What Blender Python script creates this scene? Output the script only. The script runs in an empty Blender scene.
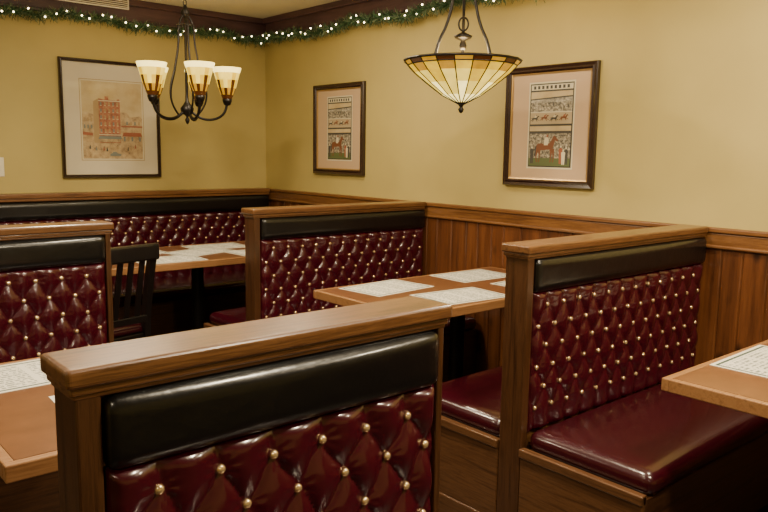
import bpy, bmesh, math, random
import numpy as np
from mathutils import Vector, Matrix
random.seed(7)
S = bpy.context.scene
COL = S.collection
H = 1.35

# ------------------------------------------------------------------ materials
def mat(name, col, rough=.5, metal=0, coat=0, emis=None, es=0, coat_r=.1, spec=None):
    m = bpy.data.materials.new(name); m.use_nodes = True
    b = m.node_tree.nodes['Principled BSDF']
    b.inputs['Base Color'].default_value = (*col, 1)
    b.inputs['Roughness'].default_value = rough
    b.inputs['Metallic'].default_value = metal
    b.inputs['Coat Weight'].default_value = coat
    b.inputs['Coat Roughness'].default_value = coat_r
    if spec is not None: b.inputs['Specular IOR Level'].default_value = spec
    if emis:
        b.inputs['Emission Color'].default_value = (*emis, 1)
        b.inputs['Emission Strength'].default_value = es
    return m
def nt(m):
    return m.node_tree, m.node_tree.nodes, m.node_tree.links, m.node_tree.nodes['Principled BSDF']
def noise_col(m, stops, scale=(1,1,1), nscale=5, detail=6, rough=.6, bump=0, dist=0.0, bump_dist=.002):
    t, N, L, b = nt(m)
    tc = N.new('ShaderNodeTexCoord'); mp = N.new('ShaderNodeMapping')
    mp.inputs['Scale'].default_value = scale
    nz = N.new('ShaderNodeTexNoise'); nz.inputs['Scale'].default_value = nscale
    nz.inputs['Detail'].default_value = detail; nz.inputs['Roughness'].default_value = rough
    nz.inputs['Distortion'].default_value = dist
    cr = N.new('ShaderNodeValToRGB')
    els = cr.color_ramp.elements
    els[0].position = stops[0][0]; els[0].color = (*stops[0][1], 1)
    els[1].position = stops[-1][0]; els[1].color = (*stops[-1][1], 1)
    for p, c in stops[1:-1]:
        e = els.new(p); e.color = (*c, 1)
    L.new(tc.outputs['Object'], mp.inputs[0]); L.new(mp.outputs[0], nz.inputs[0])
    L.new(nz.outputs[0], cr.inputs[0]); L.new(cr.outputs[0], b.inputs['Base Color'])
    if bump:
        bp = N.new('ShaderNodeBump'); bp.inputs['Strength'].default_value = bump
        bp.inputs['Distance'].default_value = bump_dist
        L.new(nz.outputs[0], bp.inputs['Height']); L.new(bp.outputs[0], b.inputs['Normal'])
    return m
def wood(name, dark, mid, light, axis='X', rough=.33, coat=.4, ns=9):
    m = mat(name, mid, rough, coat=coat, coat_r=.15)
    sc = {'X': (.07, 1.6, 1.6), 'Y': (1.6, .07, 1.6), 'Z': (1.6, 1.6, .07)}[axis]
    noise_col(m, [(.3, dark), (.43, mid), (.50, light), (.56, mid), (.63, light), (.75, mid)], sc, ns*3.0, 10, .74, .3, .35)
    return m
OAK = ((.020,.008,.003), (.085,.034,.011), (.175,.078,.027))
DRK = ((.010,.004,.002), (.040,.015,.005), (.070,.028,.010))
oakX = wood('oak_grain_x', *OAK, 'X'); oakZ = wood('oak_grain_z', *DRK, 'Z')
oakY = wood('oak_grain_y', *DRK, 'Y')
baseX = wood('bench_base_oak', *DRK, 'X', .4)
baseY = wood('bench_base_oak_y', (.022,.009,.004), (.070,.028,.009), (.115,.050,.018), 'Y', .4)
railY = wood('rail_wood_y', (.035,.013,.004), (.12,.047,.014), (.20,.088,.029), 'Y')
railX = wood('rail_wood_x', (.035,.013,.004), (.12,.047,.014), (.20,.088,.029), 'X')
def pine_mat():
    m = mat('knotty_pine', (.12,.045,.015), .35, coat=.35, coat_r=.2)
    t, N, L, b = nt(m)
    tc = N.new('ShaderNodeTexCoord'); mp = N.new('ShaderNodeMapping'); mp.inputs['Scale'].default_value = (1.6, 1.6, .1)
    v = N.new('ShaderNodeTexVoronoi'); v.inputs['Scale'].default_value = 1
    mv = N.new('ShaderNodeMapping'); mv.inputs['Scale'].default_value = (1, 9, 5)
    L.new(tc.outputs['Object'], mv.inputs[0]); L.new(mv.outputs[0], v.inputs['Vector'])
    nz = N.new('ShaderNodeTexNoise'); nz.inputs['Scale'].default_value = 14; nz.inputs['Detail'].default_value = 9; nz.inputs['Roughness'].default_value = .7
    L.new(tc.outputs['Object'], mp.inputs[0]); L.new(mp.outputs[0], nz.inputs[0])
    cr = N.new('ShaderNodeValToRGB'); els = cr.color_ramp.elements
    els[0].position = .3; els[0].color = (.030,.009,.003,1); els[1].position = .72; els[1].color = (.19,.068,.020,1)
    e = els.new(.5); e.color = (.11,.036,.011,1)
    L.new(nz.outputs[0], cr.inputs[0])
    kr = N.new('ShaderNodeValToRGB'); k = kr.color_ramp.elements
    k[0].position = .08; k[0].color = (.2,.2,.2,1); k[1].position = .22; k[1].color = (1,1,1,1)
    L.new(v.outputs['Distance'], kr.inputs[0])
    mx = N.new('ShaderNodeMix'); mx.data_type = 'RGBA'; mx.blend_type = 'MULTIPLY'; mx.inputs[0].default_value = 1
    L.new(cr.outputs[0], mx.inputs[6]); L.new(kr.outputs[0], mx.inputs[7]); L.new(mx.outputs[2], b.inputs['Base Color'])
    return m
pine = pine_mat()
red = mat('burgundy_vinyl', (.045,.0020,.0075), .24, coat=.6, coat_r=.08)
redseat = mat('burgundy_seat_vinyl', (.030,.0014,.0050), .26, coat=.5, coat_r=.12)
black = mat('black_vinyl', (.003,.003,.0035), .30, coat=.3)
def fine_bump(m, sc, st, d=.001):
    t, N, L, b = nt(m)
    tc = N.new('ShaderNodeTexCoord'); nz = N.new('ShaderNodeTexNoise'); nz.inputs['Scale'].default_value = sc
    nz.inputs['Detail'].default_value = 3
    bp = N.new('ShaderNodeBump'); bp.inputs['Strength'].default_value = st; bp.inputs['Distance'].default_value = d
    L.new(tc.outputs['Object'], nz.inputs[0]); L.new(nz.outputs[0], bp.inputs['Height']); L.new(bp.outputs[0], b.inputs['Normal'])
fine_bump(red, 30, .45, .003); fine_bump(black, 25, .5, .003); fine_bump(redseat, 22, .45, .003)
brass = mat('brass_button', (.85,.66,.36), .2, metal=.75)
iron = mat('dark_bronze', (.016,.013,.011), .4, metal=.6)
blackwood = mat('black_lacquer_wood', (.006,.005,.005), .3, coat=.3)
tabletop = mat('table_laminate', (.30,.13,.055), .28, coat=.3)
noise_col(tabletop, [(.3,(.125,.050,.020)),(.7,(.180,.075,.030))], (1,1,1), 14, 6)
tedge = wood('table_edge_oak', (.12,.052,.018), (.23,.105,.037), (.30,.15,.058), 'X', .4)
wallm = mat('ochre_paint', (.46,.35,.135), .7)
noise_col(wallm, [(.35,(.425,.335,.112)),(.65,(.46,.365,.125))], (1,1,1), 3, 4, .5, .05)
ceilm = mat('ceiling_paint', (.50,.43,.26), .9)
noise_col(ceilm, [(.35,(.58,.53,.35)),(.65,(.62,.57,.38))], (1,1,1), 3, 3)
crownm = mat('crown_maroon_wood', (.075,.026,.020), .4)
noise_col(crownm, [(.3,(.050,.024,.030)),(.7,(.10,.050,.057))], (.5,.5,4), 10, 5)
floorm = mat('dark_tile', (.03,.017,.011), .35)
def brickfloor(m):
    t, N, L, b = nt(m)
    tc = N.new('ShaderNodeTexCoord'); br = N.new('ShaderNodeTexBrick')
    br.offset = 0; br.inputs['Scale'].default_value = 1
    br.inputs['Brick Width'].default_value = .3; br.inputs['Row Height'].default_value = .3
    br.inputs['Mortar Size'].default_value = .004
    br.inputs['Color1'].default_value = (.014,.008,.006,1); br.inputs['Color2'].default_value = (.020,.011,.008,1)
    br.inputs['Mortar'].default_value = (.006,.004,.003,1)
    L.new(tc.outputs['Object'], br.inputs[0]); L.new(br.outputs[0], b.inputs['Base Color'])
brickfloor(floorm)

def mathnode(N, L):
    def M(op, a, bb=None, c=None):
        n = N.new('ShaderNodeMath'); n.operation = op
        for i, v in enumerate((a, bb, c)):
            if v is None: continue
            if isinstance(v, (int, float)): n.inputs[i].default_value = v
            else: L.new(v, n.inputs[i])
        return n.outputs[0]
    return M
def paper_mat():
    m = mat('printed_placemat', (.8,.78,.7), .5)
    t, N, L, b = nt(m); M = mathnode(N, L)
    tc = N.new('ShaderNodeTexCoord'); sp = N.new('ShaderNodeSeparateXYZ'); L.new(tc.outputs['Object'], sp.inputs[0])
    x, y = sp.outputs[0], sp.outputs[1]
    lines = M('GREATER_THAN', M('SINE', M('MULTIPLY', y, 2*math.pi/.016)), -.1)
    mp = N.new('ShaderNodeMapping'); mp.inputs['Scale'].default_value = (100, 62.5, 1)
    L.new(tc.outputs['Object'], mp.inputs[0])
    nz = N.new('ShaderNodeTexNoise'); nz.inputs['Scale'].default_value = 1; nz.inputs['Detail'].default_value = 1
    L.new(mp.outputs[0], nz.inputs[0])
    txt = M('MULTIPLY', lines, M('GREATER_THAN', nz.outputs[0], .47))
    ax, ay = M('ABSOLUTE', x), M('ABSOLUTE', y)
    inside = M('MULTIPLY', M('LESS_THAN', ax, .155), M('LESS_THAN', ay, .098))
    cols = M('GREATER_THAN', M('ABSOLUTE', M('SUBTRACT', M('MODULO', M('ADD', x, 1.0), .104), .052)), .008)
    txt = M('MULTIPLY', M('MULTIPLY', txt, inside), cols)
    o = M('MULTIPLY', M('LESS_THAN', ax, .170), M('LESS_THAN', ay, .114))
    i2 = M('MULTIPLY', M('LESS_THAN', ax, .161), M('LESS_THAN', ay, .105))
    bord = M('SUBTRACT', o, i2)
    tot = M('MAXIMUM', M('MULTIPLY', txt, .75), bord)
    mx = N.new('ShaderNodeMix'); mx.data_type = 'RGBA'
    L.new(tot, mx.inputs[0]); mx.inputs[6].default_value = (.66,.63,.54,1); mx.inputs[7].default_value = (.05,.085,.075,1)
    L.new(mx.outputs[2], b.inputs['Base Color'])
    return m
paper = paper_mat()

# ------------------------------------------------------------------ helpers
def empty(name, loc, rot=0):
    e = bpy.data.objects.new(name, None); e.location = loc; e.rotation_euler = (0, 0, rot)
    e.empty_display_size = .1; COL.objects.link(e); return e
def mesh(name, V, F, mats, fm=None, parent=None, smooth=False, loc=(0,0,0), rot=None):
    me = bpy.data.meshes.new(name)
    if isinstance(V, np.ndarray): V = V.tolist()
    me.from_pydata(V, [], F)
    if not isinstance(mats, (list, tuple)): mats = [mats]
    for m in mats: me.materials.append(m)
    if fm is not None:
        me.polygons.foreach_set('material_index', list(fm))
    if smooth: me.polygons.foreach_set('use_smooth', [True]*len(me.polygons))
    me.update()
    o = bpy.data.objects.new(name, me); COL.objects.link(o); o.location = loc
    if rot: o.rotation_euler = rot
    if parent: o.parent = parent
    return o
def from_bm(name, bm, mats, parent=None, smooth=False, loc=(0,0,0), rot=None):
    bmesh.ops.recalc_face_normals(bm, faces=bm.faces)
    me = bpy.data.meshes.new(name); bm.to_mesh(me); bm.free()
    if not isinstance(mats, (list, tuple)): mats = [mats]
    for m in mats: me.materials.append(m)
    if smooth: me.polygons.foreach_set('use_smooth', [True]*len(me.polygons))
    o = bpy.data.objects.new(name, me); COL.objects.link(o); o.location = loc
    if rot: o.rotation_euler = rot
    if parent: o.parent = parent
    return o
_b = bmesh.new(); bmesh.ops.create_uvsphere(_b, u_segments=12, v_segments=7, radius=1); _b.verts.ensure_lookup_table()
SPV = np.array([v.co[:] for v in _b.verts]); SPF = [tuple(v.index for v in f.verts) for f in _b.faces]; _b.free()
def spheres(name, pts, r, m, parent, squash=(1,1,1)):
    n = len(SPV); V = []; F = []
    for k, p in enumerate(pts):
        V.append(SPV*np.array(squash)*r+np.array(p)); F += [tuple(i+k*n for i in f) for f in SPF]
    return mesh(name, np.concatenate(V), F, m, None, parent, True)
def add_box(bm, lo, hi, bev=0, segs=2):
    r = bmesh.ops.create_cube(bm, size=1)
    vs = r['verts']
    c = [(a+b)/2 for a, b in zip(lo, hi)]; s = [b-a for a, b in zip(lo, hi)]
    for v in vs: v.co = Vector((c[i]+v.co[i]*s[i] for i in range(3)))
    if bev:
        es = list({e for v in vs for e in v.link_edges})
        bmesh.ops.bevel(bm, geom=es, offset=bev, segments=segs, affect='EDGES', profile=.5)
def box(name, lo, hi, m, parent=None, bev=.003, segs=2, smooth=False):
    bm = bmesh.new(); add_box(bm, lo, hi, bev, segs); return from_bm(name, bm, m, parent, smooth)
def boxes(name, L, m, parent=None, bev=.003, segs=2):
    bm = bmesh.new()
    for lo, hi in L: add_box(bm, lo, hi, bev, segs)
    return from_bm(name, bm, m, parent)
def cushion(name, lo, hi, m, parent=None, r=(.03,.03,.03), crown=(0,0,0), cuts=24):
    """rounded box with independent edge radii and crowned faces"""
    bm = bmesh.new(); bmesh.ops.create_cube(bm, size=2)
    bmesh.ops.subdivide_edges(bm, edges=bm.edges[:], cuts=cuts, use_grid_fill=True)
    c = [(a+b)/2 for a, b in zip(lo, hi)]; s = [(b-a)/2 for a, b in zip(lo, hi)]
    for v in bm.verts:
        q = [math.sin(t*math.pi/2) for t in v.co]
        P = [q[i]*s[i] for i in range(3)]
        inner = [max(-(s[i]-r[i]), min(s[i]-r[i], P[i])) for i in range(3)]
        d = [(P[i]-inner[i])/r[i] for i in range(3)]
        m_ = max(abs(t) for t in d)
        if m_ > 1e-6:
            l = math.sqrt(sum(t*t for t in d)); k = m_/l
            d = [t*k for t in d]
        o = [inner[i]+d[i]*r[i] for i in range(3)]
        for i in range(3):
            if crown[i]:
                j, k2 = [(1,2),(0,2),(0,1)][i]
                f = (1-(o[j]/s[j])**2)*(1-(o[k2]/s[k2])**4)
                o[i] += crown[i]*max(0, f)*(o[i]/s[i])
        v.co = Vector([c[i]+o[i] for i in range(3)])
    return from_bm(name, bm, m, parent, smooth=True)
def tube(name, pts, r, m, parent=None, loc=(0,0,0), order=3, cyclic=False, rot=None):
    cu = bpy.data.curves.new(name, 'CURVE'); cu.dimensions = '3D'; cu.bevel_depth = r; cu.bevel_resolution = 3
    cu.use_fill_caps = True
    sp = cu.splines.new('NURBS'); sp.points.add(len(pts)-1)
    for p, q in zip(sp.points, pts): p.co = (*q, 1)
    sp.order_u = order; sp.use_endpoint_u = not cyclic; sp.use_cyclic_u = cyclic; sp.resolution_u = 8
    cu.materials.append(m)
    o = bpy.data.objects.new(name, cu); COL.objects.link(o); o.location = loc
    if rot: o.rotation_euler = rot
    if parent: o.parent = parent
    return o
def lathe(name, prof, mats, parent=None, loc=(0,0,0), seg=24, fmf=None, smooth=True, rot=None):
    V = []; F = []; fm = []
    for r, z in prof:
        for i in range(seg):
            a = 2*math.pi*i/seg; V.append((r*math.cos(a), r*math.sin(a), z))
    for j in range(len(prof)-1):
        for i in range(seg):
            k = (i+1) % seg
            F.append((j*seg+i, j*seg+k, (j+1)*seg+k, (j+1)*seg+i)); fm.append(fmf(j, i) if fmf else 0)
    return mesh(name, V, F, mats, fm, parent, smooth, loc, rot)

# ------------------------------------------------------------------ room shell
XW, YW, ZC = 3.045, 4.93, 2.31
X0, Y0 = -2.6, -2.6
box('floor', (X0-.1, Y0-.1, -.1), (XW+.1, YW+.1, 0), floorm, bev=0)
box('ceiling', (X0-.1, Y0-.1, ZC), (XW+.1, YW+.1, ZC+.1), ceilm, bev=0)
box('wall_back', (X0-.1, YW, 0), (XW+.1, YW+.1, ZC), wallm, bev=0)
box('wall_right', (XW, Y0-.1, 0), (XW+.1, YW, ZC), wallm, bev=0)
box('wall_left', (X0-.1, Y0, 0), (X0, YW, ZC), wallm, bev=0)
box('wall_front', (X0-.1, Y0-.1, 0), (XW, Y0, ZC), wallm, bev=0)
boxes('trim_1', [((X0, YW-.03, 2.165), (XW, YW, ZC)), ((X0, YW-.045, 2.165), (XW, YW-.03, 2.185)), ((X0, YW-.06, 2.27), (XW, YW-.03, ZC))], crownm, bev=.004)
boxes('trim_2', [((XW-.03, Y0, 2.165), (XW, YW-.06, ZC)), ((XW-.045, Y0, 2.165), (XW-.03, YW-.06, 2.185)), ((XW-.06, Y0, 2.27), (XW-.03, YW-.06, ZC))], crownm, bev=.004)
L = []; y = Y0
while y < YW-.02:
    w = random.choice([.085, .1, .115]); e = min(y+w, YW)
    L.append(((XW-.015, y, .1), (XW, e, 1.0))); y = e
boxes('trim_3', L, pine, bev=.006, segs=1)
boxes('trim_4', [((XW-.032, Y0, 1.04), (XW, YW, 1.062)), ((XW-.024, Y0, .985), (XW, YW, 1.04)), ((XW-.03, Y0, .975), (XW, YW, .99))], railY, bev=.006, segs=3)
box('baseboard_right', (XW-.02, Y0, 0), (XW, YW, .1), oakY, bev=.004)

# ------------------------------------------------------------------ tufted cushion
def tufted(parent, x0, x1, z0, z1, y0, sg, step=.0055, br=.0080):
    SP = .0895; mar = .076
    ncol = max(2, round((x1-x0-2*mar)/SP)+1); a = (x1-x0-2*mar)/(ncol-1)/2; b = .069
    xf = x0+mar
    zr = z1-.047; nrow = int((zr-(z0+.03))/b)+1; Jm = nrow-1
    nx = int((x1-x0)/step)+1; nz = int((z1-z0)/step)+1
    xs = np.linspace(x0, x1, nx); zs = np.linspace(z0, z1, nz)
    XX, ZZ = np.meshgrid(xs, zs)
    Xn = (XX-xf)/a + .07*np.sin(ZZ*61+XX*17); J = np.clip((zr-ZZ)/b + .05*np.sin(XX*73), 0, Jm)
    u = (Xn+J)/2; v = (Xn-J)/2
    su = np.abs(np.sin(np.pi*u)); sv = np.abs(np.sin(np.pi*v))
    s = su*sv
    s = .60*s**.32+.40*s**.9
    e = np.minimum(np.minimum(XX-x0, x1-XX), np.minimum(ZZ-z0, z1-ZZ))/.024
    e = np.clip(e, 0, 1); e = np.sqrt(np.clip(1-(1-e)**2, 0, 1))
    D = e*(.014+.0165*s) + .0010*np.sin(XX*57+ZZ*31)*e
    P = []
    for j in range(nrow):
        z = zr-j*b
        pos = [xf+2*a*i for i in range(ncol)] if j % 2 == 0 else [xf+a+2*a*i for i in range(-1, ncol)]
        for x in pos:
            if x < x0+.012 or x > x1-.012: continue
            px, pz = x+random.uniform(-.002,.002), z+random.uniform(-.002,.002)
            P.append((px, y0+sg*.0190, pz))
            i0, i1 = np.searchsorted(xs, [px-.045, px+.045]); j0, j1 = np.searchsorted(zs, [pz-.045, pz+.045])
            dx = XX[j0:j1, i0:i1]-px; dz = ZZ[j0:j1, i0:i1]-pz; r = np.sqrt(dx*dx+dz*dz); th = np.arctan2(dz, dx)
            D[j0:j1, i0:i1] += .0012*np.sin(th*9+px*40)*np.exp(-((r-.020)/.010)**2)*e[j0:j1, i0:i1]
    YY = y0+sg*D
    V = np.stack([XX, YY, ZZ], -1).reshape(-1, 3)
    F = []
    for j in range(nz-1):
        for i in range(nx-1):
            q = (j*nx+i, j*nx+i+1, (j+1)*nx+i+1, (j+1)*nx+i)
            F.append(q if sg < 0 else q[::-1])
    mesh('tufted_back', V, F, red, None, parent, True)
    spheres('tuft_buttons', P, br, brass, parent, (1, .7, 1))

def booth(x0, x1, yn, front=True, rear=True, post_r=.0, name='booth_bench', step=.0055, PW=.034):
    hw = .0575; yc = yn+hw
    P = empty(name, (x0, yc, 0)); w = x1-x0
    CB = 1.024; pr = post_r
    capx0 = -.014; capx1 = w+(.012 if pr else 0)
    boxes('top_cap', [((capx0, -hw, 1.038), (capx1, hw, 1.066))], oakX, P, bev=.007, segs=4)
    boxes('cap_moulding', [((capx0+.006, -hw+.007, 1.027), (capx1-(.006 if pr else 0), hw-.007, 1.040)), ((capx0+.010, -hw+.011, CB-.004), (capx1-(.01 if pr else 0), hw-.011, 1.03))], oakX, P, bev=.004, segs=3)
    posts = [((0, -.045, 0), (PW, .045, CB+.002))]
    if pr: posts.append(((w-pr, -.045, 0), (w, .045, CB+.002)))
    boxes('end_posts', posts, oakZ, P, bev=.003)
    a = PW; b = w-pr
    box('back_core', (a-.002, -.026, .05), (b+(.002 if pr else 0), .026, CB+.002), oakX, P, bev=0)
    for sg, on in ((-1, front), (1, rear)):
        if not on: continue
        pl = sorted((sg*.02, sg*.058))
        cushion('headrest_roll', (a+.003, pl[0], .912), (b-.003, pl[1], 1.019), black, P, r=(.012,.016,.022), crown=(0,.007,0), cuts=18)
        tufted(P, a+.001, b-.001, .44, .914, sg*.026, sg, step)
        ys = sorted((sg*.05, sg*.50))
        cushion('seat_cushion', (.020, ys[0], .385), (w-(.020 if pr else .004), ys[1], .460), redseat, P, r=(.034,.04,.034), crown=(0,0,.018), cuts=26)
        yb = sorted((sg*.047, sg*.485)); yk = sorted((sg*.047, sg*.43))
        boxes('seat_base', [((.016, yb[0], .10), (w-(.004 if pr else 0), yb[1], .388))], baseX, P, bev=.004)
        boxes('end_panel', [((-.002, yb[0], .05), (.016, yb[1], .400))], baseY, P, bev=.004)
        boxes('toe_kick', [((.03, yk[0], 0), (w-.03, yk[1], .11))], blackwood, P, bev=0)
        boxes('end_panel_trim', [((-.010, yb[0], .372), (.018, yb[1]+.002, .402)), ((-.010, yb[0], .04), (.004, yb[1], .12))], baseY, P, bev=.004)
    return P
booth(1.845, 3.01, 1.432)
booth(1.862, 3.01, 3.115)
booth(.305, .990, .955, post_r=.016, step=.0042)
booth(.30, 1.052, 2.82, post_r=.020)
def wall_bench():
    P = empty('banquette_bench', (-1.2, YW-.055, 0)); w = 3.005+1.2
    boxes('top_cap', [((0, -.065, 1.036), (w, .05, 1.066))], railX, P, bev=.006, segs=3)
    boxes('cap_moulding', [((0, -.058, 1.018), (w, .05, 1.038))], railX, P, bev=.005)
    box('back_core', (0, -.03, .05), (w, .05, 1.02), oakX, P, bev=0)
    box('end_post', (-.044, -.055, 0), (0, .05, 1.03), oakZ, P)
    cushion('headrest_roll', (.002, -.064, .905), (w-.002, -.02, 1.016), black, P, r=(.02,.018,.024), crown=(0,.006,0), cuts=18)
    tufted(P, .001, w-.001, .44, .905, -.03, -1, .009)
    cushion('seat_cushion', (.004, -.50, .385), (w-.004, -.05, .465), redseat, P, r=(.03,.04,.034), crown=(0,0,.012))
    box('seat_base', (0, -.48, .1), (w, -.03, .39), baseX, P)
    box('toe_kick', (.02, -.42, 0), (w, -.03, .1), blackwood, P, bev=0)
wall_bench()

# ------------------------------------------------------------------ tables
def table(x0, x1, y0, y1, z=.75):
    P = empty('dining_table', ((x0+x1)/2, (y0+y1)/2, 0)); a = (x1-x0)/2; b = (y1-y0)/2
    box('table_top', (-a+.022, -b+.022, z-.030), (a-.022, b-.022, z), tabletop, P, bev=0)
    boxes('edge_band', [((-a, -b, z-.036), (a, -b+.022, z)), ((-a, b-.022, z-.036), (a, b, z)),
                        ((-a, -b+.022, z-.036), (-a+.022, b-.022, z)), ((a-.022, -b+.022, z-.036), (a, b-.022, z))], tedge, P, bev=.003)
    lathe('pedestal_column', [(.0, .02), (.10, .02), (.09, .045), (.04, .06), (.035, .1), (.035, z-.08), (.05, z-.06), (.09, z-.04), (.09, z-.031), (0, z-.031)], iron, P)
    boxes('cross_base', [((-.28, -.035, 0), (.28, .035, .03)), ((-.035, -.22, 0), (.035, .22, .03))], iron, P, bev=.008)
    boxes('top_bracket', [((-.25, -.025, z-.05), (.25, .025, z-.031)), ((-.025, -b+.06, z-.05), (.025, b-.06, z-.031))], iron, P, bev=.003)
table(1.84, 3.0, 1.965, 2.60)
table(1.86, 3.0, .35, .985)
table(.33, 1.0, 1.47, 2.215)
table(1.25, 2.72, 3.645, 4.32)
def placemat(x, y, r=0, z=.7502, k=0):
    bm = bmesh.new(); add_box(bm, (-.18, -.125, 0), (.18, .125, .0012))
    from_bm('paper_placemat', bm, paper, None, loc=(x, y, z+k*.0013), rot=(0, 0, r))
placemat(2.14, 2.455, .10); placemat(2.27, 2.125, -.08); placemat(2.70, 2.45, -.04); placemat(2.78, 2.13, .05)
placemat(2.27, .84, .02); placemat(2.30, .50, .05); placemat(2.74, .82, -.03)
placemat(.55, 2.06, .03); placemat(.69, 1.70, -.05)
placemat(1.66, 4.16, .04); placemat(2.20, 4.15, -.05); placemat(1.72, 3.80, -.04); placemat(2.30, 3.80, .06)
placemat(2.0, 3.98, .3, k=1)

# ------------------------------------------------------------------ chair
def chair(x, y, rot=0):
    P = empty('dining_chair', (x, y, 0), rot)
    bm = bmesh.new()
    for sx in (-.18, .18):
        add_box(bm, (sx-.018, .35, 0), (sx+.018, .386, .44), .004)
        r = bmesh.ops.create_cube(bm, size=1)
        bmesh.ops.subdivide_edges(bm, edges=[e for e in {e for v in r['verts'] for e in v.link_edges} if abs(e.verts[0].co.z-e.verts[1].co.z) > .5], cuts=6)
        vs = [v for v in bm.verts if v.is_valid and abs(v.co.x) <= .5001 and abs(abs(v.co.x)-.5) < 1e-4 and abs(abs(v.co.y)-.5) < 1e-4]
        for v in vs:
            zz = (v.co.z+.5)*.89; off = -.085*(max(0, (zz-.45)/.44))**1.3 - .05*(max(0, (.45-zz)/.45))**1.3
            v.co = Vector((sx+v.co.x*.034, v.co.y*.034+off, zz))
    for z in (.18, .26):
        if z < .2: add_box(bm, (-.175, .36, z), (.175, .378, z+.02))
        for sx in (-.18, .18): add_box(bm, (sx-.01, .0, z), (sx+.01, .36, z+.02))
    add_box(bm, (-.2, -.005, .40), (.2, .39, .44), .004)
    from_bm('frame', bm, blackwood, P)
    bm = bmesh.new()
    add_box(bm, (-.205, -.102, .815), (.205, -.068, .895), .01)
    for i in range(5):
        xx = -.12+i*.06
        r = bmesh.ops.create_cube(bm, size=1)
        for v in r['verts']:
            t = v.co.z+.5; v.co = Vector((xx+v.co.x*.026, v.co.y*.012-.014-.066*t, .52+t*.31))
    add_box(bm, (-.17, -.034, .50), (.17, -.012, .535), .003)
    from_bm('slat_back', bm, blackwood, P)
    cushion('seat_pad', (-.195, .0, .438), (.195, .395, .480), redseat, P, r=(.03,.03,.02), crown=(0,0,.012), cuts=12)
chair(1.285, 3.47, .22)

# ------------------------------------------------------------------ framed pictures
framem = mat('dark_walnut_frame', (.026,.011,.007), .25, coat=.5)
goldm = mat('gilt_fillet', (.50,.33,.13), .35, metal=.7)
def flat(n, c): return mat(n, c, .6, coat=.7, coat_r=.02)
matW = flat('white_mat_board', (.60,.53,.39)); matP = flat('tan_mat_board', (.50,.345,.21))
brick = flat('print_red', (.30,.085,.04)); ink = flat('print_ink', (.05,.045,.04))
cream = flat('print_cream', (.60,.54,.38)); blue = flat('print_blue_grey', (.17,.19,.17)); tan = flat('print_tan', (.36,.24,.11))
green = flat('print_green', (.09,.115,.04)); horsec = flat('print_chestnut', (.17,.055,.02)); grey = flat('print_grey', (.33,.29,.21))
track = flat('print_track_sand', (.42,.33,.20))
crowd = flat('print_crowd', (.3,.28,.25))
noise_col(crowd, [(.36,(.03,.03,.028)),(.5,(.22,.19,.14)),(.64,(.52,.46,.35))], (1,1,1), 75, 5, .7)
photo = flat('print_photo', (.3,.28,.25))
noise_col(photo, [(.32,(.08,.075,.065)),(.5,(.30,.27,.21)),(.68,(.55,.50,.40))], (1,1,2.2), 38, 6, .7)
street = flat('print_street', (.4,.3,.2)); noise_col(street, [(.3,(.22,.14,.075)),(.5,(.44,.31,.16)),(.7,(.53,.42,.25))], (1,1,1), 32, 6, .7)
facade = flat('print_facade', (.4,.12,.06)); noise_col(facade, [(.33,(.19,.055,.028)),(.5,(.36,.12,.06)),(.67,(.44,.24,.12))], (1,1,1), 40, 5, .7)
sky = flat('print_sky', (.5,.38,.2)); noise_col(sky, [(.35,(.45,.33,.16)),(.65,(.55,.44,.25))], (1,1,1), 9, 5)
def frame_sweep(name, w, h, prof, m, parent):
    V = []; F = []
    for d, o in prof:
        for sx, sz in ((-1, -1), (1, -1), (1, 1), (-1, 1)):
            V.append((sx*(w/2-d), -o, sz*(h/2-d)))
    for j in range(len(prof)-1):
        for i in range(4):
            k = (i+1) % 4; F.append((j*4+i, j*4+k, (j+1)*4+k, (j+1)*4+i))
    bm = bmesh.new(); me = bpy.data.meshes.new('t'); me.from_pydata(V, [], F); bm.from_mesh(me)
    return from_bm(name, bm, m, parent)
def art(parent, polys):
    ms = []; V = []; F = []; fm = []
    for k, (pts, m) in enumerate(polys):
        if m not in ms: ms.append(m)
        if len(pts) == 2:
            (a, b), (c, d) = pts; pts = [(a, b), (c, b), (c, d), (a, d)]
        i0 = len(V); V += [(x, -.0095-.00006*k, z) for x, z in pts]; F.append(tuple(range(i0, len(V)))); fm.append(ms.index(m))
    mesh('print', V, F, ms, fm, parent)
def picture(loc, rot, w, h, mb, fw, polys, gilt=True):
    P = empty('framed_picture', loc, rot)
    frame_sweep('frame', w, h, [(0, 0), (0, .020), (.004, .026), (fw*.5, .022), (fw*.75, .026), (fw, .018), (fw, .006)], framem, P)
    if gilt: frame_sweep('fillet', w, h, [(fw, .008), (fw, .017), (fw+.007, .014), (fw+.007, .008)], goldm, P)
    box('mat_board', (-w/2+.01, -.009, -h/2+.01), (w/2-.01, -.001, h/2-.01), mb, P, bev=0)
    art(P, polys)
R = lambda a, b, c, d: ((a, b), (c, d))
pl = [(R(-.205,-.265,.215,.255), tan), (R(-.201,-.261,.211,.251), cream), (R(-.193,-.253,.203,.243), sky)]
pl += [(R(-.193,-.253,.203,-.135), street),
       ([(-.193,-.14),(-.11,-.135),(-.11,.02),(-.13,.035),(-.193,.05)], street),
       ([(.05,-.135),(.203,-.14),(.203,.01),(.19,.03),(.12,.02),(.10,.05),(.05,.055)], street),
       ([(-.12,-.15),(-.085,-.15),(-.085,.135),(-.12,.115)], tan),
       ([(-.085,-.15),(.055,-.15),(.055,.125),(.05,.135),(.035,.135),(.035,.125),(-.02,.13),(-.02,.15),(-.045,.15),(-.045,.13),(-.085,.135)], facade)]
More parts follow.
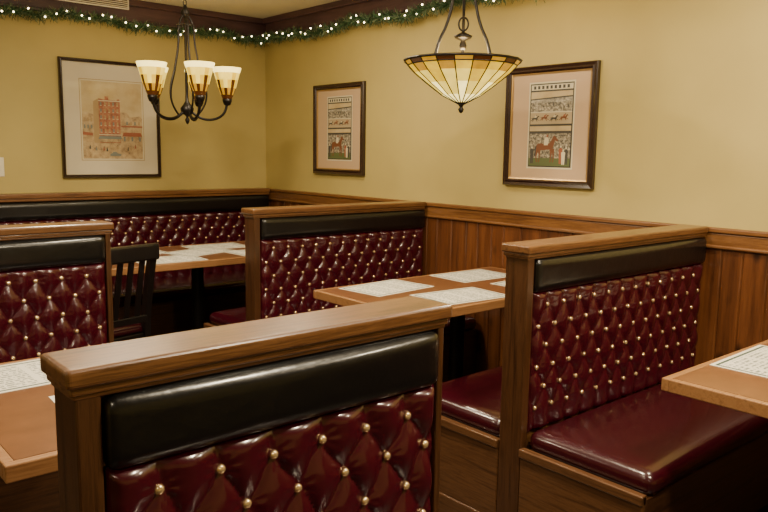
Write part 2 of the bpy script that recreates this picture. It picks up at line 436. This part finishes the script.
for r_ in range(5):
    for c_ in range(5):
        x_ = -.077+c_*.027; z_ = -.083+r_*.043
        pl.append((R(x_, z_, x_+.010, z_+.024), blue if (r_*3+c_) % 3 == 0 else tan))
        pl.append((R(x_-.001, z_, x_+.011, z_+.003), cream))
pl += [(R(-.088,.118,.058,.124), cream), (R(-.088,-.10,.058,-.095), cream), (R(-.085,-.145,.05,-.122), street), ([(-.095,-.125),(.062,-.125),(.056,-.106),(-.085,-.106)], blue),
       ([(.065,-.105),(.20,-.105),(.19,-.080),(.072,-.080)], brick), (R(.06,-.045,.203,-.036), brick), ([(-.193,-.10),(-.13,-.105),(-.128,-.088),(-.193,-.08)], brick)]
for i in range(5):
    pl.append((R(.073+i*.026,-.137,.085+i*.026,-.108), tan if i%2 else blue))
    pl.append((R(.066+i*.027,-.030,.077+i*.027,-.008), blue if i%2 else tan))
for i in range(3): pl.append((R(-.185+i*.022,-.06,-.175+i*.022,-.035), blue)); pl.append((R(-.185+i*.022,-.015,-.175+i*.022,.01), tan))
for px, pz, c_ in ((-.06,-.20,brick),(-.04,-.205,ink),(.03,-.19,tan),(.10,-.2,ink),(-.15,-.19,ink),(.15,-.185,brick),(.12,-.195,tan),(-.11,-.2,blue)):
    pl += [([(px-.006,pz),(px+.006,pz),(px+.003,pz+.02),(px-.003,pz+.02)], c_), (R(px-.002,pz+.02,px+.002,pz+.026), ink)]
pl += [([(-.02,-.235),(.05,-.235),(.055,-.222),(.03,-.218),(.02,-.208),(-.0,-.208),(-.01,-.218),(-.022,-.222)], blue)]
picture((1.865, YW-.0005, 1.532), 0, .655, .755, matW, .022, pl, gilt=False)
def racing(big):
    p = [(R(-.128,-.208,.148,.218), cream), (R(-.120,-.200,.140,.210), ink)]
    p += [(R(-.114,.178,.134,.204), cream)]
    for i in range(9): p.append((R(-.10+i*.025, .183, -.086+i*.025, .199), ink))
    p += [(R(-.114,.012,.134,.170), photo), ([(-.114,.135),(.134,.145),(.134,.170),(-.114,.170)], sky), ([(-.114,.13),(.134,.140),(.134,.147),(-.114,.136)], ink),
          (R(-.114,.075,.134,.118), crowd), (R(-.114,.012,.134,.068), track), (R(-.114,.068,.134,.072), cream)]
    def racer(x, z, k, c_):
        s = k
        f = lambda a, b: (x+a*s, z+b*s)
        return [([f(-.5,.05),f(-.45,.22),f(-.1,.24),f(.25,.22),f(.45,.48),f(.55,.5),f(.72,.38),f(.68,.30),f(.52,.32),f(.42,.05),f(.2,-.02),f(-.2,0)], c_),
                ([f(-.45,.08),f(-.75,-.22),f(-.70,-.27),f(-.30,.0)], c_), ([f(-.35,.05),f(-.45,-.32),f(-.38,-.33),f(-.2,.02)], c_),
                ([f(.3,.05),f(.75,-.12),f(.76,-.19),f(.2,.0)], c_), ([f(.25,.05),f(.42,-.30),f(.36,-.32),f(.12,.0)], c_),
                ([f(-.5,.18),f(-.8,.12),f(-.5,.10)], ink), ([f(-.12,.22),f(.12,.22),f(.3,.46),f(.2,.55),f(-.08,.42)], cream if c_ is ink else brick), ([f(.2,.5),f(.32,.5),f(.32,.62),f(.2,.62)], ink)]
    for i, c_ in enumerate((ink, horsec, ink, horsec)): p += racer(-.085+i*.058, .036+.003*(i%2), .036, c_)
    p += [(R(-.114,-.194,.134,.002), crowd), (R(-.114,-.194,.134,-.155), green), (R(-.114,-.022,.134,.002), sky), (R(-.114,-.034,.134,-.022), ink)]
    hx = -.01
    def q(x, z): return (hx+x*.95, -.125+(z+.125)*.95)
    p.append(([q(-.064,-.108),q(-.062,-.094),(q(-.055,-.083)),q(-.03,-.080),q(-.005,-.084),q(.022,-.080),q(.036,-.062),q(.044,-.046),q(.050,-.038),q(.054,-.043),q(.060,-.048),q(.076,-.063),q(.073,-.070),q(.066,-.070),q(.056,-.064),q(.052,-.080),q(.046,-.100),q(.036,-.114),q(.015,-.112),q(-.02,-.116),q(-.045,-.112)], horsec))
    for (x1_, x2_, x3_) in ((-.058,-.064,-.058),(-.046,-.042,-.044),(.030,.032,.029),(.040,.048,.046)):
        p.append(([q(x3_-.002,-.178),q(x3_+.005,-.178),q(x2_+.005,-.148),q(x1_+.014,-.108),q(x1_-.004,-.108),q(x2_-.001,-.148)], horsec))
    p.append(([q(-.060,-.088),q(-.070,-.10),q(-.074,-.145),q(-.066,-.150),q(-.063,-.115)], ink))
    def man(x, z, c_, h=.085):
        return [([(x-.008,z),(x-.001,z),(x,z+h*.45),(x+.001,z),(x+.008,z),(x+.010,z+h*.5),(x+.012,z+h*.78),(x+.004,z+h*.86),(x-.004,z+h*.86),(x-.012,z+h*.78),(x-.010,z+h*.5)], c_),
                ([(x-.004,z+h*.88),(x+.004,z+h*.88),(x+.005,z+h*.96),(x,z+h),(x-.005,z+h*.96)], cream)]
    p += man(-.095,-.182,ink) + man(.080,-.182,brick,.09) + man(.112,-.184,ink) + man(.096,-.186,cream,.075)
    p += [([q(-.012,-.090),q(.012,-.090),q(.018,-.062),q(.008,-.048),q(-.006,-.050),q(-.012,-.068)], cream), ([q(.002,-.048),q(.012,-.048),q(.012,-.036),q(.003,-.036)], brick)]
    return p
picture((XW-.0005, 2.285, 1.487), -math.pi/2, .545, .595, matP, .034, racing(1))
picture((XW-.0005, 4.00, 1.495), -math.pi/2, .55, .60, matP, .034, racing(0))

P = empty('light_switch', (1.165, YW, 1.225))
box('plate', (-.035, -.006, -.058), (.035, 0, .058), mat('ivory_plastic', (.72,.66,.50), .4), P)
box('toggle', (-.006, -.016, -.012), (.006, -.005, .012), mat('ivory_toggle', (.75,.68,.55), .4), P)
P = empty('air_vent', (1.73, YW-.061, 2.272))
wv = mat('white_enamel', (.75,.72,.62), .4)
boxes('vent_frame', [((-.25,-.008,-.034),(.25,0,-.026)),((-.25,-.008,.026),(.25,0,.034)),((-.25,-.008,-.026),(-.242,0,.026)),((.242,-.008,-.026),(.25,0,.026))]+
      [((-.242,-.007,-.021+i*.012),(.242,-.001,-.016+i*.012)) for i in range(4)], wv, P, bev=.001, segs=1)

# ------------------------------------------------------------------ stained glass
def glass(name, base, em, es, var=.5):
    m = mat(name, base, .25, emis=em, es=es)
    t, N, L, b = nt(m); M = mathnode(N, L)
    tc = N.new('ShaderNodeTexCoord'); nz = N.new('ShaderNodeTexNoise'); nz.inputs['Scale'].default_value = 22
    nz.inputs['Detail'].default_value = 3; L.new(tc.outputs['Object'], nz.inputs[0])
    L.new(M('MULTIPLY', M('ADD', M('MULTIPLY', nz.outputs[0], 2*var), 1-var), es), b.inputs['Emission Strength'])
    return m
gl_y = glass('glass_yellow', (.38,.24,.01), (1,.60,.02), 1.0)
gl_w = glass('glass_pale_yellow', (.5,.37,.05), (1,.70,.09), 1.4)
gl_h = glass('glass_lit_cream', (.7,.57,.2), (1,.78,.24), 2.6, .25)
gl_b = glass('glass_amber_brown', (.05,.016,.004), (.25,.07,.01), .18)
gl_g = glass('glass_amber', (.20,.11,.01), (.90,.43,.02), .65)
bulbm = mat('bulb_glow',(1,.9,.7),.4,emis=(1,.8,.5),es=6)
def pendant(x, y):
    P = empty('pendant_lamp', (x, y, 0)); n = 20
    prof = [(.020, 1.566), (.085, 1.600), (.150, 1.648), (.205, 1.692), (.236, 1.724), (.252, 1.744)]
    def f(j, i):
        if j == 4: return 2 if i % 2 else 3
        if j == 0: return 4
        if j == 1: return 1 if i % 3 else 4
        if j == 3: return 3 if i % 2 else 0
        return 0 if i % 3 == 1 else 1
    lathe('stained_glass_shade', prof, [gl_y, gl_w, gl_b, gl_g, gl_h], P, seg=n, fmf=f, smooth=False)
    for i in range(n):
        a = 2*math.pi*i/n; c, s = math.cos(a), math.sin(a)
        tube('lead_came', [(r*c, r*s, z) for r, z in prof], .0026, iron, P, order=2)
    for r, z, th in ((.252,1.744,.0055),(.236,1.724,.003)):
        tube('rim_band', [(r*math.cos(t), r*math.sin(t), z) for t in np.linspace(0, 2*math.pi, n+1)[:-1]], th, iron, P, cyclic=True, order=2)
    lathe('bottom_finial', [(0, 1.522), (.008, 1.527), (.013, 1.540), (.006, 1.550), (.012, 1.558), (.026, 1.566), (.026, 1.576), (0, 1.58)], iron, P)
    va = -math.atan2(x, y)
    for k in range(3):
        a = math.radians(90+120*k)+va
        c, s = math.cos(a), math.sin(a)
        pts = [(r*c, r*s, z) for r, z in ((.018, 2.16), (.03, 2.12), (.045, 2.06), (.06, 1.96), (.085, 1.88), (.125, 1.81), (.15, 1.68), (.148, 1.652))]
        tube('hanger_arm', pts, .0065, iron, P)
    tube('centre_stem', [(0,0,1.575),(0,0,1.86)], .006, iron, P, order=2)
    tube('ring', [(.022*math.cos(t), 0, 1.90+.03*math.sin(t)) for t in np.linspace(0, 2*math.pi, 9)[:-1]], .004, iron, P, cyclic=True, rot=(0,0,va))
    lathe('stem_knob', [(0,1.79),(.012,1.795),(.016,1.81),(.01,1.83),(.034,1.84),(.04,1.85),(.016,1.862),(0,1.87)], iron, P)
    lathe('hub', [(0, 2.12), (.012, 2.125), (.024, 2.15), (.026, 2.17), (.010, 2.19), (.006, 2.21), (0, 2.21)], iron, P)
    tube('rod', [(0,0,2.2),(0,0,ZC-.01)], .005, iron, P, order=2)
    lathe('canopy', [(0, ZC-.04), (.02, ZC-.038), (.05, ZC-.015), (.06, ZC), (0, ZC)], iron, P)
    for k in range(3):
        a = 2.1*k
        lathe('bulb', [(0,-.03),(.018,-.022),(.026,0),(.018,.025),(.01,.04),(0,.04)], bulbm, P, loc=(.07*math.cos(a), .07*math.sin(a), 1.68))
    l = bpy.data.lights.new('pendant_light', 'POINT'); l.energy = 11; l.color = (1,.76,.42); l.shadow_soft_size = .05
    o = bpy.data.objects.new('lamp_light', l); COL.objects.link(o); o.location = (0, 0, 1.765); o.parent = P
pendant(2.40, 2.28)

# ------------------------------------------------------------------ chandelier
def chandelier(x, y):
    P = empty('chandelier', (x, y, 0), -math.atan2(x, y)); RA = .225
    lathe('centre_column', [(0,1.49),(.007,1.495),(.014,1.515),(.006,1.53),(.012,1.54),(.034,1.555),(.038,1.58),(.022,1.60),(.010,1.62),(.008,1.66),(.008,2.08),(.02,2.09),(.026,2.11),(.014,2.13),(.007,2.15),(0,2.15)], iron, P)
    for k in range(5):
        a = 2*math.pi*k/5; c, s = math.cos(a), math.sin(a)
        def T(L): return [(r*c, r*s, z) for r, z in L]
        tube('arm', T([(.02,1.565),(.06,1.53),(.12,1.515),(.18,1.53),(.218,1.57),(RA,1.62)]), .0075, iron, P)
        tube('upper_rod', T([(.018,2.09),(.05,2.04),(.045,1.95),(.075,1.80),(.115,1.68),(.10,1.59),(.06,1.545)]), .0055, iron, P)
        lathe('cup_holder', [(0,1.60),(.018,1.605),(.026,1.625),(.028,1.64),(.0,1.64)], iron, P, loc=(RA*c, RA*s, 0))
        prof = [(.024,1.635),(.036,1.662),(.050,1.70),(.062,1.745),(.073,1.785),(.080,1.805),(.082,1.815)]
        def f(j, i):
            if j == 0: return 2
            if j == 1: return 2 if i % 2 else 3
            if j == 2: return 2 if i % 4 == 1 else (0 if i % 4 in (0,2) else 1)
            if j == 3: return 0 if i % 4 == 1 else 1
            return 4
        lathe('glass_cup', prof, [gl_y, gl_w, gl_b, gl_g, gl_h], P, seg=16, fmf=f, loc=(RA*c, RA*s, 0), smooth=True)
        l = bpy.data.lights.new('cup_light', 'POINT'); l.energy = 2.4; l.color = (1,.76,.45); l.shadow_soft_size = .03
        o = bpy.data.objects.new('cup_light', l); COL.objects.link(o); o.location = (RA*c, RA*s, 1.79); o.parent = P
    tube('ring', [(.05*math.cos(t), .05*math.sin(t), 2.04) for t in np.linspace(0, 2*math.pi, 13)[:-1]], .003, iron, P, cyclic=True)
    for i in range(4):
        z = 2.16+i*.036
        if i % 2: pts = [(0, .009*math.cos(t), z+.02*math.sin(t)) for t in np.linspace(0, 2*math.pi, 9)[:-1]]
        else: pts = [(.009*math.cos(t), 0, z+.02*math.sin(t)) for t in np.linspace(0, 2*math.pi, 9)[:-1]]
        tube('chain_link', pts, .0025, iron, P, cyclic=True)
    lathe('canopy', [(0, ZC-.04), (.02, ZC-.038), (.05, ZC-.015), (.06, ZC), (0, ZC)], iron, P)
chandelier(1.95, 4.0)

# ------------------------------------------------------------------ garland
def garland():
    P = empty('christmas_garland', (XW-.075, YW-.075, 2.145))
    path = []
    for s in np.arange(0, 4.2, .012):
        path.append(Vector((-4.2+s, 0, .014*math.sin(s*7)+.008*math.sin(s*23))))
    for s in np.arange(0, 6.5, .012):
        path.append(Vector((0, -s, .014*math.sin(s*7)+.008*math.sin(s*19))))
    V = []; F = []; fm = []; rnd = random.Random(3)
    for p in path:
        for k in range(24):
            d = Vector((rnd.gauss(0,1), rnd.gauss(0,1), rnd.gauss(0,1))).normalized()
            ln = rnd.uniform(.025, .060); side = d.orthogonal().normalized()*.0019
            side.rotate(Matrix.Rotation(rnd.uniform(0, 6.28), 3, d))
            q = p+Vector([rnd.uniform(-.008,.008) for _ in range(3)])
            e = q+d*ln
            if e.x > .06: e.x = .06
            if e.y > .06: e.y = .06
            i0 = len(V); V += [tuple(t) for t in (q-side, q+side, e+side*.6, e-side*.6)]; F.append((i0, i0+1, i0+2, i0+3)); fm.append(rnd.choice([0,0,1,2]))
    g = [mat('pine_needle_green', (.02,.07,.025), .5), mat('pine_needle_light', (.06,.14,.055), .45), mat('pine_needle_frost', (.17,.22,.12), .5)]
    mesh('pine_needles', V, F, g, fm, P)
    pts = []
    for i in range(0, len(path), 6):
        p = path[i]+Vector((-.035 if path[i].y < 0 else 0, -.035 if path[i].y == 0 else 0, 0))+Vector([rnd.uniform(-.024,.024) for _ in range(3)])
        pts.append(tuple(p))
    spheres('string_lights', pts, .0052, mat('fairy_bulb', (1,.9,.7), .4, emis=(1,.80,.48), es=12), P)
garland()

# ------------------------------------------------------------------ lights
def area(x, y, e, size=.24, col=(1,.83,.575), z=ZC-.02):
    P = empty('recessed_downlight', (x, y, ZC))
    lathe('trim_ring', [(size/2+.03, 0), (size/2+.03, -.008), (size/2, -.012), (size/2, 0)], ceilm, P)
    l = bpy.data.lights.new('downlight', 'AREA'); l.shape = 'DISK'; l.size = size; l.energy = e; l.color = col
    o = bpy.data.objects.new('downlight', l); COL.objects.link(o); o.location = (0, 0, -.014); o.parent = P
for x, y, e in ((1.3,.15,46), (.2,1.6,18), (1.45,1.75,36), (1.2,3.1,38), (-.6,3.4,22), (-.9,-.8,20), (2.4,-.5,40), (-1.2,1.4,16), (2.3,1.0,26), (2.2,3.3,18)):
    area(x, y, e)
w = bpy.data.worlds.new('world'); S.world = w; w.use_nodes = True
w.node_tree.nodes['Background'].inputs[0].default_value = (1,.8,.55,1)
w.node_tree.nodes['Background'].inputs[1].default_value = .1

# ------------------------------------------------------------------ camera
a, p, rho = math.radians(40.8), math.radians(8.0), math.radians(.87)
F = Vector((math.sin(a)*math.cos(p), math.cos(a)*math.cos(p), -math.sin(p)))
Rr = Vector((math.cos(a), -math.sin(a), 0)); U = Rr.cross(F)
R2 = Rr*math.cos(rho)+U*math.sin(rho); U2 = U*math.cos(rho)-Rr*math.sin(rho)
cam = bpy.data.cameras.new('camera'); cam.sensor_width = 36; cam.lens = 740/768*36; cam.clip_start = .05
co = bpy.data.objects.new('camera', cam); COL.objects.link(co)
M = Matrix((R2, U2, -F)).transposed().to_4x4(); M.translation = (0, 0, H)
co.matrix_world = M
S.camera = co
